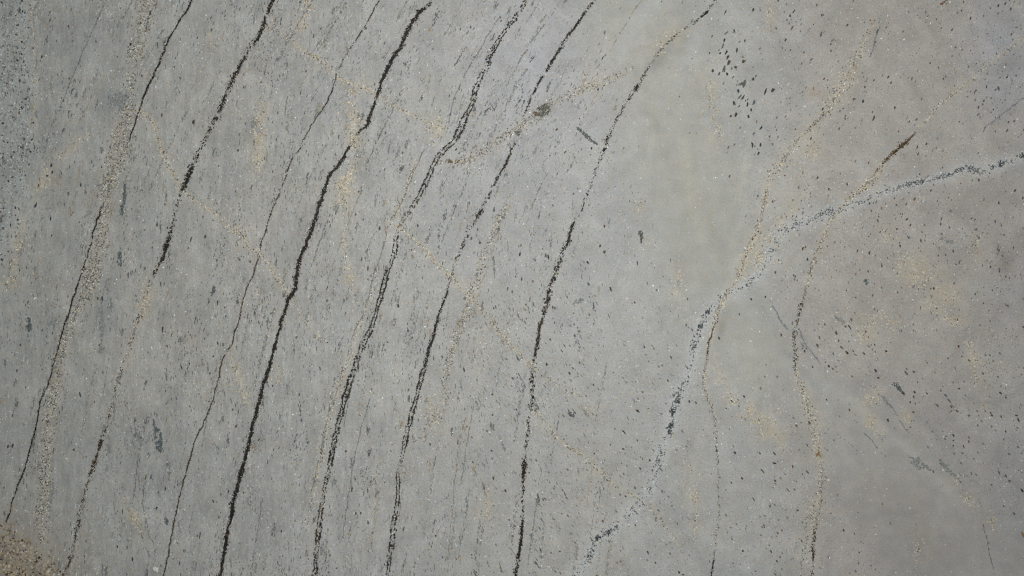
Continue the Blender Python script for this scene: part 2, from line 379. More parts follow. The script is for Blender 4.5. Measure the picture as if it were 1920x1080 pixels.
# pale veins: x, y, width, richness
PALE = {
 'wide salt and pepper band along the slim black vein': ('grey', [(277,-4,30,.7),(270,33,26,.8),(257,87,26,.7),(248,133,18,.45),(243,167,18,.45),(238,213,24,.8),(225,253,30,.95),(213,313,28,.9),(200,353,26,.9),
   (198,393,24,.9),(187,460,30,.9),(173,513,28,.85),(153,567,18,.8),(133,600,18,.85),(124,633,20,.9),(112,680,20,.9),(97,730,20,.75),(90,803,20,.85),(85,853,20,.85),(82,907,24,.85),(78,970,24,.75),(83,1020,18,.6)]),
 'cream thread crossing the upper left veins': ('cream', [(503,24,8,.4),(523,60,8,.35),(550,80,10,.5),(580,103,10,.65),(613,123,9,.6),(635,146,10,.6),(655,152,12,.6),(677,163,9,.6),(710,180,9,.6),(740,200,9,.6),(773,217,9,.5),(807,233,12,.6),(827,240,14,.6)]),
 'tan thread zigzagging from the pale band': ('cream', [(255,203,14,.6),(287,227,12,.65),(293,253,9,.65),(303,287,10,.7),(320,317,10,.7),(338,350,9,.6),(370,380,11,.55),(390,390,12,.75),(410,403,12,.7),(433,427,13,.75),(457,437,13,.7),
   (462,460,10,.65),(483,473,11,.7),(497,490,9,.5),(517,520,13,.7),(530,540,11,.65),(545,560,9,.4),(570,600,12,.25),(605,640,12,.15)]),
 'long straight cream thread through the middle': ('cream', [(745,422,16,.7),(760,433,8,.7),(787,457,8,.8),(813,487,8,.8),(840,513,10,.75),(873,547,11,.8),(900,577,10,.65),(923,607,9,.65),(947,633,9,.65),(970,660,8,.55),(993,683,9,.5),(1030,712,9,.3),(1090,745,9,.2)]),
 'faint cream thread low in the middle': ('cream', [(1000,770,9,.5),(1020,795,7,.5),(1053,830,7,.7),(1080,847,7,.7),(1103,863,7,.7),(1128,888,7,.6),(1153,910,6,.6),(1203,940,7,.6),(1233,970,6,.5),(1260,1003,6,.4),(1280,1040,6,.3)]),
 'cream vein rising to the right from the twin strands': ('grey', [(826,304,9,.5),(845,304,9,.7),(862,302,10,.8),(893,293,12,.85),(923,273,12,.85),(953,250,13,.85),(977,236,14,.9),(1007,218,16,.85),(1033,192,14,.75),(1060,180,14,.75),(1100,163,14,.7),(1133,153,14,.6),(1167,137,12,.45),(1190,120,10,.2)]),
 'grainy tan band in the upper middle of the lower half': ('grey', [(958,372,10,.4),(948,395,13,.55),(935,415,15,.75),(923,443,12,.65),(903,487,12,.55),(897,517,11,.5),(880,553,13,.75),(870,593,12,.7),(857,627,12,.65),(843,670,14,.7),(837,710,13,.6),(835,765,10,.45),(815,790,14,.35),(780,830,14,.25)]),
 'cream lining along the fine companion line': ('cream', [(780,300,12,.4),(767,340,10,.4),(747,392,14,.55),(725,440,7,.2),(705,520,7,.2),(670,620,10,.4),(650,680,10,.45),(632,735,11,.5),(615,790,12,.65),(605,840,10,.6),(595,890,9,.5),(583,950,8,.3),(575,1000,8,.2)]),
 'cream diagonal reaching the junction from the upper right': ('cream', [(1640,30,14,.35),(1625,80,22,.5),(1600,113,26,.6),(1590,147,38,.8),(1566,180,34,.8),(1545,212,18,.7),(1520,240,12,.75),(1493,267,12,.75),(1467,303,14,.8),(1440,345,16,.8),(1436,380,10,.6),(1427,410,9,.55),(1413,445,16,.7),(1395,490,12,.8),(1376,535,13,.9),(1356,562,16,.9),(1343,590,13,.75),(1330,640,10,.5),(1322,690,9,.3),(1322,740,10,.3),(1335,775,9,.2),(1343,850,8,.12),(1347,930,8,.14),(1340,1030,8,.12)]),
 'cream trail above the short brown streak': ('cream', [(1925,68,10,.35),(1895,90,9,.45),(1873,107,10,.6),(1847,127,10,.6),(1810,157,10,.65),(1773,187,9,.6),(1745,215,9,.5),(1720,245,11,.55)]),
 'cream trail below the short brown streak': ('cream', [(1655,308,12,.4),(1640,330,16,.7),(1617,353,14,.75),(1595,370,12,.6),(1580,385,14,.4),(1555,420,12,.55),(1543,447,12,.5),(1520,510,8,.35),(1505,560,9,.4)]),
 'cream grain vein low on the right': ('cream', [(1490,640,10,.2),(1495,700,12,.4),(1503,727,14,.75),(1512,755,18,.85),(1523,790,22,.95),(1528,820,20,.9),(1533,848,16,.9),(1538,875,10,.65),(1535,920,16,.4),(1530,950,20,.65),(1525,975,20,.65),(1515,1010,18,.35),(1512,1060,18,.25)]),
}
# pale clouds of grains: x, y, rx, ry, angle, richness, palette
CLOUDS = [
 (580,12,14,26,-8,.8,'cream'),(566,48,12,24,-10,.65,'cream'),(487,195,8,28,-2,.55,'cream'),(485,235,13,32,0,.8,'cream'),(483,285,10,34,0,.75,'cream'),(395,68,8,16,-20,.45,'cream'),
 (660,170,20,14,20,.6,'cream'),(664,215,14,34,5,.85,'cream'),(662,258,10,24,5,.85,'cream'),(656,310,12,34,-8,.8,'cream'),(646,345,18,24,-15,1,'cream'),(640,378,12,20,0,.4,'cream'),
 (646,460,7,30,3,.65,'cream'),(654,512,11,22,10,.9,'cream'),(822,235,13,18,0,.7,'cream'),(814,262,12,14,0,.55,'cream'),(665,560,10,24,20,.35,'grey'),
 (510,620,8,22,-10,.6,'cream'),(520,700,8,34,15,.5,'cream'),(440,690,9,30,18,.55,'cream'),(457,740,7,24,10,.7,'cream'),(270,560,12,30,-10,.8,'cream'),(245,640,8,36,-14,.5,'cream'),(222,725,7,40,-12,.5,'cream'),
 (82,330,14,18,0,.6,'cream'),(110,295,16,12,30,.5,'cream'),(150,263,26,7,35,.6,'cream'),(72,350,12,14,0,.7,'cream'),(35,455,10,34,-12,.75,'cream'),(17,520,12,24,-30,.85,'cream'),(62,130,5,150,1,.35,'cream'),
 (250,970,9,14,20,.9,'cream'),(225,935,8,14,30,.4,'cream'),(262,1000,8,14,20,.3,'cream'),(1255,75,24,14,40,.85,'cream'),(1245,92,12,10,0,.7,'cream'),(1110,150,40,30,30,.25,'cream'),
 (910,955,16,24,-10,.65,'cream'),(815,780,22,26,0,.3,'cream'),(1110,770,18,12,-10,.4,'cream'),(1425,478,34,26,30,.8,'cream'),(1445,455,16,20,0,.6,'cream'),(1470,400,16,28,-15,.7,'cream'),(1483,385,10,12,0,.6,'cream'),
 (1375,752,18,12,-35,.65,'cream'),(1405,775,26,14,-42,.8,'cream'),(1430,800,24,18,-35,.9,'cream'),(1455,822,24,16,-45,.65,'cream'),(1455,780,10,18,0,.5,'cream'),(1350,700,8,26,25,.5,'cream'),
 (1665,445,12,28,15,.5,'cream'),(1700,500,22,22,-20,.75,'cream'),(1735,520,34,26,-20,.7,'cream'),(1765,560,30,24,-30,.7,'cream'),(1780,590,16,22,10,.75,'cream'),(1655,605,46,20,15,.55,'cream'),(1620,625,24,20,-20,.4,'cream'),
 (1820,655,10,36,14,.65,'cream'),(1832,712,10,36,12,.6,'cream'),(1845,750,8,22,10,.45,'cream'),(1635,745,14,18,-30,.75,'cream'),(1632,795,9,16,0,.95,'cream'),(1648,812,14,10,-20,.6,'cream'),(1700,790,9,20,0,.55,'cream'),
 (1725,1035,12,30,0,.55,'cream'),(1790,895,10,16,-40,.5,'cream'),(1820,940,12,26,40,.4,'cream'),(1860,980,10,18,30,.45,'cream'),(1305,960,8,60,-4,.55,'cream'),(1295,935,14,20,0,.45,'cream'),(1290,880,10,20,0,.35,'cream'),
 (1300,135,10,16,20,.55,'cream'),(1335,185,12,40,8,.45,'cream'),(1340,240,12,30,8,.5,'cream'),(1350,265,12,16,0,.4,'cream'),(1445,25,12,22,0,.5,'cream'),(1520,280,24,36,-25,.35,'cream'),(1515,320,14,30,-20,.4,'cream'),
 (1275,520,8,30,12,.45,'cream'),(1265,560,10,20,0,.3,'cream'),(1200,390,8,18,-10,.35,'cream'),(1635,250,14,8,0,.3,'cream'),(1210,450,8,14,0,.25,'cream'),(1835,325,16,10,10,.3,'cream'),(1830,460,12,22,10,.35,'cream'),
 (770,885,40,20,20,.2,'cream'),(680,770,14,50,-12,.28,'cream'),(700,940,12,70,-6,.22,'cream'),(800,760,16,40,-20,.3,'cream'),(905,640,12,30,10,.35,'cream'),(895,680,8,30,5,.35,'cream'),
]


def resample(pts, step, closed=False):
    """Catmull-Rom through the control points, even spacing, all columns"""
    p = np.array(pts, float)
    a = np.vstack([2 * p[0] - p[1], p, 2 * p[-1] - p[-2]])
    out = []
    for i in range(1, len(a) - 2):
        l = math.hypot(*(a[i + 1, :2] - a[i, :2])); n = max(2, int(l / 2))
        t = (np.arange(n) / n)[:, None]
        q = 0.5 * ((2 * a[i]) + (-a[i - 1] + a[i + 1]) * t + (2 * a[i - 1] - 5 * a[i] + 4 * a[i + 1] - a[i + 2]) * t ** 2
                   + (-a[i - 1] + 3 * a[i] - 3 * a[i + 1] + a[i + 2]) * t ** 3)
        q[:, 2:] = a[i, 2:] * (1 - t) + a[i + 1, 2:] * t
        out.append(q)
    q = np.vstack(out + [p[-1:]])
    s = np.concatenate([[0], np.cumsum(np.hypot(np.diff(q[:, 0]), np.diff(q[:, 1])))])
    ss = np.arange(0, s[-1], step)
    return np.stack([np.interp(ss, s, q[:, k]) for k in range(q.shape[1])], 1), ss


def extend(pts):
    """carry a vein that leaves the picture on to the slab's real edge"""
    pts = [tuple(p) for p in pts]

    def grow(p, q):
        d = np.array(p[:2], float) - np.array(q[:2], float); d /= np.hypot(*d) + 1e-9
        e = [p]
        for k in range(1, 9):
            n = np.array(p[:2]) + d * 30 * k
            if X0 + 6 < n[0] < X1 - 6 and Y0 + 6 < n[1] < Y1 - 6:
                e.append((n[0], n[1]) + tuple(p[2:]))
        return e[::-1]

    def out(p):
        return p[0] < 4 or p[0] > 1914 or p[1] < 10 or p[1] > 1062
    head = grow(pts[0], pts[1]) if out(pts[0]) else [pts[0]]
    tail = grow(pts[-1], pts[-2])[::-1] if out(pts[-1]) else [pts[-1]]
    return head + pts[1:-1] + tail


def tangent(q):
    tx = np.gradient(q[:, 0]); ty = np.gradient(q[:, 1]); l = np.hypot(tx, ty) + 1e-9
    return tx / l, ty / l


def noise1(s, scale, seed):
    return vnoise(s, np.zeros_like(s) + seed * 31.7, scale, seed)


DARKPAL = {'black': (lin(26, 25, 24), lin(50, 46, 42)), 'brown': (lin(38, 32, 28), lin(78, 65, 54)), 'grey': (lin(80, 82, 82), lin(118, 120, 118)),
           'blue': (lin(96, 100, 104), lin(126, 130, 133)), 'olive': (lin(56, 46, 30), lin(96, 80, 52)), 'tan': (lin(118, 106, 92), lin(142, 130, 114))}


def pick(pal, n):
    a, b = DARKPAL[pal]
    t = rng.random((n, 1)) ** 1.5
    return a * (1 - t) + b * t


CREAM = np.array([lin(200, 189, 164), lin(186, 174, 150), lin(170, 161, 143), lin(196, 192, 182), lin(150, 137, 116), lin(140, 138, 132), lin(88, 80, 70)])
CREAMW = np.array([.15, .21, .2, .08, .16, .15, .05])
SALT = np.array([lin(182, 176, 160), lin(166, 158, 140), lin(200, 198, 190), lin(140, 136, 126), lin(106, 104, 98), lin(70, 70, 68), lin(158, 144, 120)])
SALTW = np.array([.12, .19, .07, .22, .18, .12, .10])


def palecol(pal, n):
    if pal == 'cream':
        return CREAM[rng.choice(len(CREAM), n, p=CREAMW / CREAMW.sum())]
    return SALT[rng.choice(len(SALT), n, p=SALTW / SALTW.sum())]


# ------------------------------------------------------------------ the slab body
def seg_field(x, y, pts, wscale):
    """soft influence of a pale vein on the stone around it"""
    q, _ = resample(pts, 14)
    m = np.zeros_like(x)
    for px, py, w, d in q:
        r = w * wscale + 6
        ix = np.abs(x - px) < 3 * r
        sel = ix & (np.abs(y - py) < 3 * r)
        if sel.any():
            m[sel] = np.maximum(m[sel], d * np.exp(-((x[sel] - px) ** 2 + (y[sel] - py) ** 2) / r ** 2))
    return m


WHITE_PATH = [(1925,290),(1877,307),(1840,323),(1810,315),(1773,330),(1730,340),(1680,353),(1647,363),(1580,393),(1557,397),(1513,413),(1480,427),(1460,440),(1430,503),(1407,530),(1380,547),
              (1345,565),(1330,583),(1313,613),(1303,643),(1293,693),(1270,743),(1257,800),(1240,847),(1225,903),(1207,933),(1173,973),(1140,997),(1117,1013),(1107,1040),(1083,1075)]
WHITE_PATH = extend(WHITE_PATH)


def make_slab():
    st = 5.0
    nx = int((X1 - X0) / st) + 1; ny = int((Y1 - Y0) / st) + 1
    gx = np.linspace(X0, X1, nx); gy = np.linspace(Y0, Y1, ny)
    x, y = np.meshgrid(gx, gy); x = x.ravel(); y = y.ravel()
    base = np.tile(lin(163, 163, 161), (len(x), 1))

    def mix(mask, rgb, k=1.0):
        nonlocal base
        m = np.clip(mask * k, 0, 1)[:, None]
        base = base * (1 - m) + lin(*rgb) * m
    wob = fbm(x, y, 260, 2)
    mix(smooth(760, 80, x), (152, 153, 150), .85)
    mix(blob(x, y, 1030, 130, 150, 190, 35), (166, 167, 172), .8)  # bluish sky sheen of the upper middle, painted into the base colour
    mix(blob(x, y, 860, 330, 120, 160, 60), (164, 165, 166), .5)
    mix(calm(x, y) * smooth(1560, 1380, x), (162, 162, 156), .9)
    mix(smooth(1380, 1600, x), (162, 157, 152), .85)
    mix(smooth(1750, 1950, x) * smooth(150, 450, y), (150, 147, 145), .7)
    mix(blob(x, y, 1700, 560, 190, 140, 20), (155, 150, 144), .5)
    mix(smooth(1500, 1800, x) * smooth(560, 900, y), (153, 151, 149), .7)
    mix(calm(x, y) * smooth(1380, 1560, x), (150, 148, 146), .8)
    mix(blob(x, y, 1880, 60, 60, 130, 15) + blob(x, y, 1880, 150, 60, 60), (160, 161, 166), .8)
    mix(smooth(0.55, 0.8, wob), (163, 160, 154), .35)
    mix(smooth(0.42, 0.2, wob), (150, 153, 156), .3)
    mix(smooth(0.55, 0.75, fbm(x, y, 120, 9)), (172, 171, 166), .3)
    for cx, cy, rx, ry, an, rgb, k in ((1560, 735, 110, 26, -30, (166, 165, 161), .5), (1600, 830, 170, 45, -42, (162, 160, 155), .5), (1740, 960, 170, 50, -50, (157, 154, 150), .5), (1650, 800, 120, 8, -42, (168, 166, 162), .5), (1760, 905, 120, 9, -48, (166, 164, 160), .5), (1600, 860, 70, 22, -30, (164, 163, 160), .5),
                                       (1700, 760, 110, 7, -44, (140, 138, 136), .4), (1640, 770, 60, 5, -40, (144, 142, 140), .5), (1690, 960, 120, 40, -50, (140, 136, 132), .35), (1440, 600, 70, 10, -62, (150, 151, 148), .45),
                                       (1500, 690, 80, 7, -50, (146, 148, 148), .45), (1290, 330, 120, 14, 100, (172, 170, 158), .6), (1235, 250, 140, 10, 108, (158, 156, 148), .5), (1335, 430, 90, 9, 105, (152, 149, 140), .4),
                                       (1190, 50, 80, 20, 60, (172, 173, 172), .6), (1300, 90, 60, 14, 70, (170, 171, 170), .5), (1390, 330, 60, 12, 80, (170, 169, 160), .5), (1420, 650, 40, 60, 0, (166, 166, 158), .5)):
        mix(blob(x, y, cx, cy, rx, ry, an) * (.5 + 1.0 * fbm(x, y, 40, 51)), rgb, k * 1.25)
    e = edge_rock(x, y)
    mix(e, (154, 158, 156), .8)
    mix(blob(x, y, 20, 1060, 120, 80, -30), (140, 130, 114), .9)
    for pal, pts in PALE.values():
        f = seg_field(x, y, extend(pts), 0.7)
        mix(f, (172, 167, 154) if pal == 'cream' else (162, 158, 150), .42)
    brk = smooth(.3, .75, fbm(x, y, 26, 41, 2))
    for cx, cy, rx, ry, an, d, pal in CLOUDS:
        mix(blob(x, y, cx, cy, rx * 1.2 + 4, ry * 1.2 + 4, an) * brk, (174, 166, 148) if pal == 'cream' else (162, 158, 150), d * .75)
    for cx, cy, rx, ry, an, rgb, k in ((1240, 104, 34, 13, 50, (128, 128, 126), .6), (1885, 498, 14, 20, 20, (126, 120, 112), .4), (1872, 465, 9, 12, 0, (126, 122, 116), .5), (476, 236, 14, 16, 0, (134, 136, 140), .6),
                                       (222, 188, 24, 16, 0, (116, 122, 130), .75), (1355, 600, 7, 40, -12, (140, 136, 126), .5), (1885, 120, 24, 14, 35, (136, 134, 134), .5), (1525, 175, 14, 9, 0, (168, 152, 128), .5),
                                       (1018, 208, 22, 12, 30, (128, 130, 122), .6), (660, 172, 16, 12, 0, (150, 154, 160), .6), (562, 62, 12, 20, 0, (138, 138, 144), .5), (200, 580, 22, 60, -4, (134, 137, 140), .5),
                                       (100, 605, 12, 9, 0, (126, 128, 130), .5), (290, 905, 50, 20, 0, (140, 142, 144), .3), (1352, 612, 8, 16, 0, (146, 140, 128), .5), (30, 300, 40, 120, 0, (140, 144, 144), .2)):
        mix(blob(x, y, cx, cy, rx, ry, an), rgb, k)
    f = seg_field(x, y, [(a, b, 11 if a < 1560 else 8, .9) for a, b in WHITE_PATH], 1.0)
    mix(f, (178, 180, 180), .75)
    streak = np.clip(smooth(1150, 500, x) * (1 - calm(x, y)) * .9 + .12, 0, 1)
    wx, wy = W(x, y)
    n = nx * ny
    v = np.stack([wx, wy, np.full(n, TOP)], 1)
    j, i = np.meshgrid(np.arange(ny - 1), np.arange(nx - 1), indexing='ij')
    a = (j * nx + i).ravel()
    faces = [tuple(t) for t in np.stack([a + nx, a + nx + 1, a + 1, a], 1).tolist()]
    # arris, sawn edge and underside
    ring = list(range(nx)) + [k * nx + nx - 1 for k in range(1, ny)] + [(ny - 1) * nx + k for k in range(nx - 2, -1, -1)] + [k * nx for k in range(ny - 2, 0, -1)]
    cxy = v[ring].copy()
    out = np.sign(cxy[:, :2]) * 0
    out[:, 0] = np.where(cxy[:, 0] <= v[:, 0].min() + 1e-6, -1, np.where(cxy[:, 0] >= v[:, 0].max() - 1e-6, 1, 0))
    out[:, 1] = np.where(cxy[:, 1] <= v[:, 1].min() + 1e-6, -1, np.where(cxy[:, 1] >= v[:, 1].max() - 1e-6, 1, 0))
    r = len(ring); allv = [v]; prev = np.array(ring); cols = [np.concatenate([base, streak[:, None]], 1)]
    cnt = n
    for dz, d in ((TOP - 0.0015, .0015), (0.0, .0015)):
        rv = cxy.copy(); rv[:, :2] += out * d; rv[:, 2] = dz
        rv[:, :2] += out * (rng.random((r, 1)) * 0.0006)
        allv.append(rv); cols.append(cols[0][ring]); cur = np.arange(cnt, cnt + r); cnt += r
        for k in range(r):
            k2 = (k + 1) % r
            faces.append((int(prev[k]), int(prev[k2]), int(cur[k2]), int(cur[k])))
        prev = cur
    faces.append(tuple(int(t) for t in prev))
    v = np.concatenate(allv); c = np.concatenate(cols)
    me = bpy.data.meshes.new('stone_slab')
    me.from_pydata(v.tolist(), [], faces)
    at = me.color_attributes.new('stone', 'FLOAT_COLOR', 'POINT')
    at.data.foreach_set('color', c.astype(np.float32).ravel())
    at = me.attributes.new('calm', 'FLOAT', 'POINT')
    at.data.foreach_set('value', (calm((v[:, 0] / S + 960), 540 - v[:, 1] / S) * .36).astype(np.float32))
    me.materials.append(M_SLAB); me.update()
    o = bpy.data.objects.new('stone_slab', me); COL.link(o)
    o['label'] = 'grey stone slab crossed by slanting black veins and cream mineral threads'
    o['category'] = 'stone slab'
    o['kind'] = 'thing'
    return o


slab = make_slab()

# ------------------------------------------------------------------ dark veins
glint = Grains()          # mica sparkle over the whole slab, painted as white grains


def add_glints(x, y, r0=0.9, r1=1.7):
    n = len(x)
    t = rng.random((n, 1))
    glint.add(x, y, rng.uniform(r0, r1, n), rng.uniform(r0, r1, n), rng.uniform(0, 180, n), lin(205, 200, 186) * (1 - t) + lin(250, 250, 248) * t, k=5, h=0.0008)


vein_no = 0
for label, d in DARK.items():
    vein_no += 1
    G = Grains()
    q, s = resample(extend(d['pts']), 1.5)
    tx, ty = tangent(q)
    wand = (noise1(s, 9, vein_no) - .5) * 2.6 + (noise1(s, 28, vein_no + 5) - .5) * 3.0
    x = q[:, 0] - ty * wand; y = q[:, 1] + tx * wand
    w = q[:, 2] * (0.66 + 0.62 * noise1(s, 13, vein_no + 9)); b = np.clip(q[:, 3] + (.22 if q[:, 2].mean() < 4 else 0), 0, 1)
    ang = np.degrees(np.arctan2(-ty, tx))
    strands = d['strands']
    if strands == 1.5:
        two = y > 690
    else:
        two = np.full(len(x), strands == 2)
    # solid seam where the body is strong
    seam = (b * (0.72 + 0.5 * noise1(s, 7, vein_no + 14)) > 0.64)
    for side in (-1, 0, 1):
        on = seam & (two if side else ~two)
        if side == 1: on &= noise1(s, 30, vein_no + 21) > .3
        off = side * w * .38
        hw = w * (.15 if side else .36)
        idx = np.flatnonzero(on)
        if len(idx) == 0: continue
        for run in np.split(idx, np.flatnonzero(np.diff(idx) > 1) + 1):
            if len(run) > 3:
                xx = x[run] - ty[run] * off[run]; yy = y[run] + tx[run] * off[run]
                cc = np.where((yy > d.get('rust', 1e9))[:, None], pick('brown', len(run)), pick(d['col'], len(run)) * .9)
                G.strip(xx, yy, hw[run], cc)
    # crystals in and around the seam
    be = np.clip(b, .05, 1) ** .75
    area = np.sum(np.maximum(w, 4.2) * 1.5 * be)
    n = int(area / 4.4)
    p = np.maximum(w, 4.2) * be * (.45 + 1.1 * noise1(s, 9, vein_no + 30)); k = rng.choice(len(x), n, p=p / p.sum())
    lat = rng.normal(0, 1, n) * np.where(b[k] > .85, .19, .26)
    fill = rng.random(n) < .28
    lat = np.where(two[k], np.where(fill, rng.uniform(-.4, .4, n), np.sign(rng.random(n) - .5) * .40 + rng.normal(0, .1, n)), lat)
    gx = x[k] - ty[k] * lat * w[k] + rng.normal(0, .7, n); gy = y[k] + tx[k] * lat * w[k] + rng.normal(0, .5, n)
    la = rng.uniform(1.0, 2.6, n) * np.clip(w[k] / 7, .6, 1.1)
    G.add(gx, gy, la, la * rng.uniform(.4, .75, n), ang[k] + rng.normal(0, 15, n), np.where((gy > d.get('rust', 1e9))[:, None], pick('brown', n) * 1.15, pick(d['col'], n) * rng.choice([1, 1, 1, 1.9], (n, 1))))
    n5 = int(n * .3); k = rng.choice(len(x), n5, p=p / p.sum()); lat = np.sign(rng.random(n5) - .5) * rng.uniform(.35, .75, n5)
    t = rng.random((n5, 1))
    G.add(x[k] - ty[k] * lat * w[k], y[k] + tx[k] * lat * w[k], rng.uniform(.8, 1.9, n5), rng.uniform(.5, .9, n5), ang[k] + rng.normal(0, 18, n5), lin(92, 86, 78) * (1 - t) + lin(136, 128, 116) * t, h=.0003)
    # grey and light crystals caught between
    n2 = int(n * (.12 if b.mean() > .85 else .26)); k = rng.choice(len(x), n2, p=p / p.sum())
    lat = rng.uniform(-.42, .42, n2)
    G.add(x[k] - ty[k] * lat * w[k], y[k] + tx[k] * lat * w[k], rng.uniform(.9, 1.8, n2), rng.uniform(.7, 1.3, n2), ang[k] + rng.normal(0, 30, n2),
          palecol('grey', n2) * .9, h=0.0009)
    n3 = int(n * .02); k = rng.choice(len(x), n3); lat = rng.uniform(-.5, .5, n3)
    add_glints(x[k] - ty[k] * lat * w[k], y[k] + tx[k] * lat * w[k], .7, 1.2)
    G.build('dark_vein', M_DARK, slab, label, stuff=b.mean() < .42)

for label, (pal, w0, pts) in HAIR.items():
    vein_no += 1
    G = Grains()
    q, s = resample(extend([(a, b_, w0, d_) for a, b_, d_ in pts]), 1.5)
    tx, ty = tangent(q); ang = np.degrees(np.arctan2(-ty, tx))
    wand = (noise1(s, 14, vein_no) - .5) * 2.5
    x = q[:, 0] - ty * wand; y = q[:, 1] + tx * wand; b = q[:, 3]
    on = np.flatnonzero(b * (.6 + noise1(s, 12, vein_no + 3)) > .44)
    if len(on):
        for run in np.split(on, np.flatnonzero(np.diff(on) > 1) + 1):
            if len(run) > 4:
                G.strip(x[run], y[run], np.full(len(run), w0 * .2), pick(pal, len(run)) * 1.15)
    p = b; n = int(np.sum(b * 1.5) / 2.6); k = rng.choice(len(x), n, p=p / p.sum())
    G.add(x[k] + rng.normal(0, w0 * .35, n), y[k] + rng.normal(0, w0 * .35, n), rng.uniform(1.2, 2.8, n), rng.uniform(.6, 1.2, n), ang[k] + rng.normal(0, 20, n), pick(pal, n) * 1.1)
    G.build('hairline_vein', M_DARK, slab, label, stuff=True)

# ------------------------------------------------------------------ pale veins and clouds of pale grains
for label, (pal, pts) in PALE.items():
    vein_no += 1
    G = Grains()
    q, s = resample(extend(pts), 2.0)
    tx, ty = tangent(q)
    wand = (noise1(s, 30, vein_no) - .5) * q[:, 2] * .35
    x = q[:, 0] - ty * wand; y = q[:, 1] + tx * wand; w = q[:, 2] * (.8 if pal == 'cream' else 1) * (.6 + .7 * noise1(s, 22, vein_no + 2)); b = q[:, 3] * ((.55 + .9 * noise1(s, 15, vein_no + 4) ** 1.3) if pal == 'cream' else (.5 + noise1(s, 16, vein_no + 4)))
    p = w * b; n = int(np.sum(p * 2.0) / ((2.9 if q[:, 2].max() < 17 else 4.6) if pal == 'cream' else 4.0)); k = rng.choice(len(x), n, p=p / p.sum())
    lat = rng.normal(0, .34, n) * rng.choice([.7, 1.0, 1.5], n) if pal == 'cream' else np.clip(rng.uniform(-.55, .55, n) + rng.normal(0, .06, n), -.7, .7)
    thread = pal == 'cream' and q[:, 2].max() < 17
    if thread: lat = lat * .72
    r = rng.uniform(.75, 1.7, n)
    G.add(x[k] - ty[k] * lat * w[k], y[k] + tx[k] * lat * w[k] + rng.normal(0, .6, n), r * 1.25, r * .85, rng.uniform(0, 180, n), palecol(pal, n), k=5)
    n3 = int(n * .035); k = rng.choice(len(x), n3, p=p / p.sum()); lat = rng.normal(0, .4, n3)
    add_glints(x[k] - ty[k] * lat * w[k], y[k] + tx[k] * lat * w[k], .8, 1.3)
    n4 = int(n * .13); k = rng.choice(len(x), n4, p=p / p.sum()); lat = rng.normal(0, .35, n4)
    G.add(x[k] - ty[k] * lat * w[k], y[k] + tx[k] * lat * w[k], rng.uniform(.9, 2, n4), rng.uniform(.7, 1.3, n4), rng.uniform(0, 180, n4), pick('brown', n4), h=.0007)
    G.build('pale_vein', M_PALE, slab, label, stuff=q[:, 3].mean() < .62)

for cx, cy, rx, ry, an, d, pal in CLOUDS:
    G = Grains()
    n = int(rx * ry * d * (1.05 if d > .74 else .7))
    u = rng.normal(0, .5, n) * rx; v = rng.normal(0, .56, n) * ry
    t = math.radians(an)
    gx = cx + u * math.cos(t) - v * math.sin(t); gy = cy - u * math.sin(t) - v * math.cos(t)
    keep = fbm(gx, gy, 16, 3) > .46
    gx, gy = gx[keep], gy[keep]; n = len(gx)
    r = rng.uniform(.7, 1.6, n)
    G.add(gx, gy, r * 1.2, r * .9, rng.uniform(0, 180, n), palecol(pal, n), k=5)
    n4 = max(1, int(n * .035)); k = rng.choice(n, n4)
    add_glints(gx[k], gy[k], .8, 1.3)
    G.build('pale_patch', M_PALE, slab, stuff=True)

# rusty granular patch in the lower left corner
G = Grains()
n = 6500
gx = rng.uniform(-210, 140, n); gy = rng.uniform(975, 1215, n)
bound = 974 + smooth(-10, 150, gx) * 104 + (vnoise(gx, gy, 18, 2) - .5) * 26
keep = gy > bound + np.abs(rng.normal(0, 13, n)) * rng.choice([-.25, 1], n)
gx, gy = gx[keep], gy[keep]; n = len(gx)
ROCK = np.array([lin(172, 158, 130), lin(146, 131, 106), lin(108, 96, 82), lin(192, 182, 162), lin(160, 144, 126), lin(48, 44, 40), lin(116, 110, 102)])
r = 1.0 + 2.2 * rng.random(n) ** 1.6
G.add(gx, gy, r * 1.2, r * .9, rng.uniform(0, 180, n), ROCK[rng.choice(7, n, p=[.22, .2, .15, .12, .12, .10, .09])] * (.62 + .66 * fbm(gx, gy, 26, 31))[:, None], k=6, h=.0007)
k = rng.choice(n, 120); add_glints(gx[k], gy[k], .8, 1.5)
G.build('rusty_patch', M_PALE, slab, 'coarse rusty tan patch in the lower left corner')

# ------------------------------------------------------------------ pale seam with blue-black crystals, right side
G = Grains()
q, s = resample([(a, b_, 0, 0) for a, b_ in WHITE_PATH], 1.5)
tx, ty = tangent(q); ang = np.degrees(np.arctan2(-ty, tx))
n = 1500
k = rng.integers(0, len(q), n); lat = rng.normal(0, 5.5, n)
t = rng.random((n, 1))
G.add(q[k, 0] - ty[k] * lat, q[k, 1] + tx[k] * lat, rng.uniform(1, 2.4, n), rng.uniform(.8, 1.6, n), rng.uniform(0, 180, n), lin(160, 162, 162) * (1 - t) + lin(194, 195, 194) * t, k=5)


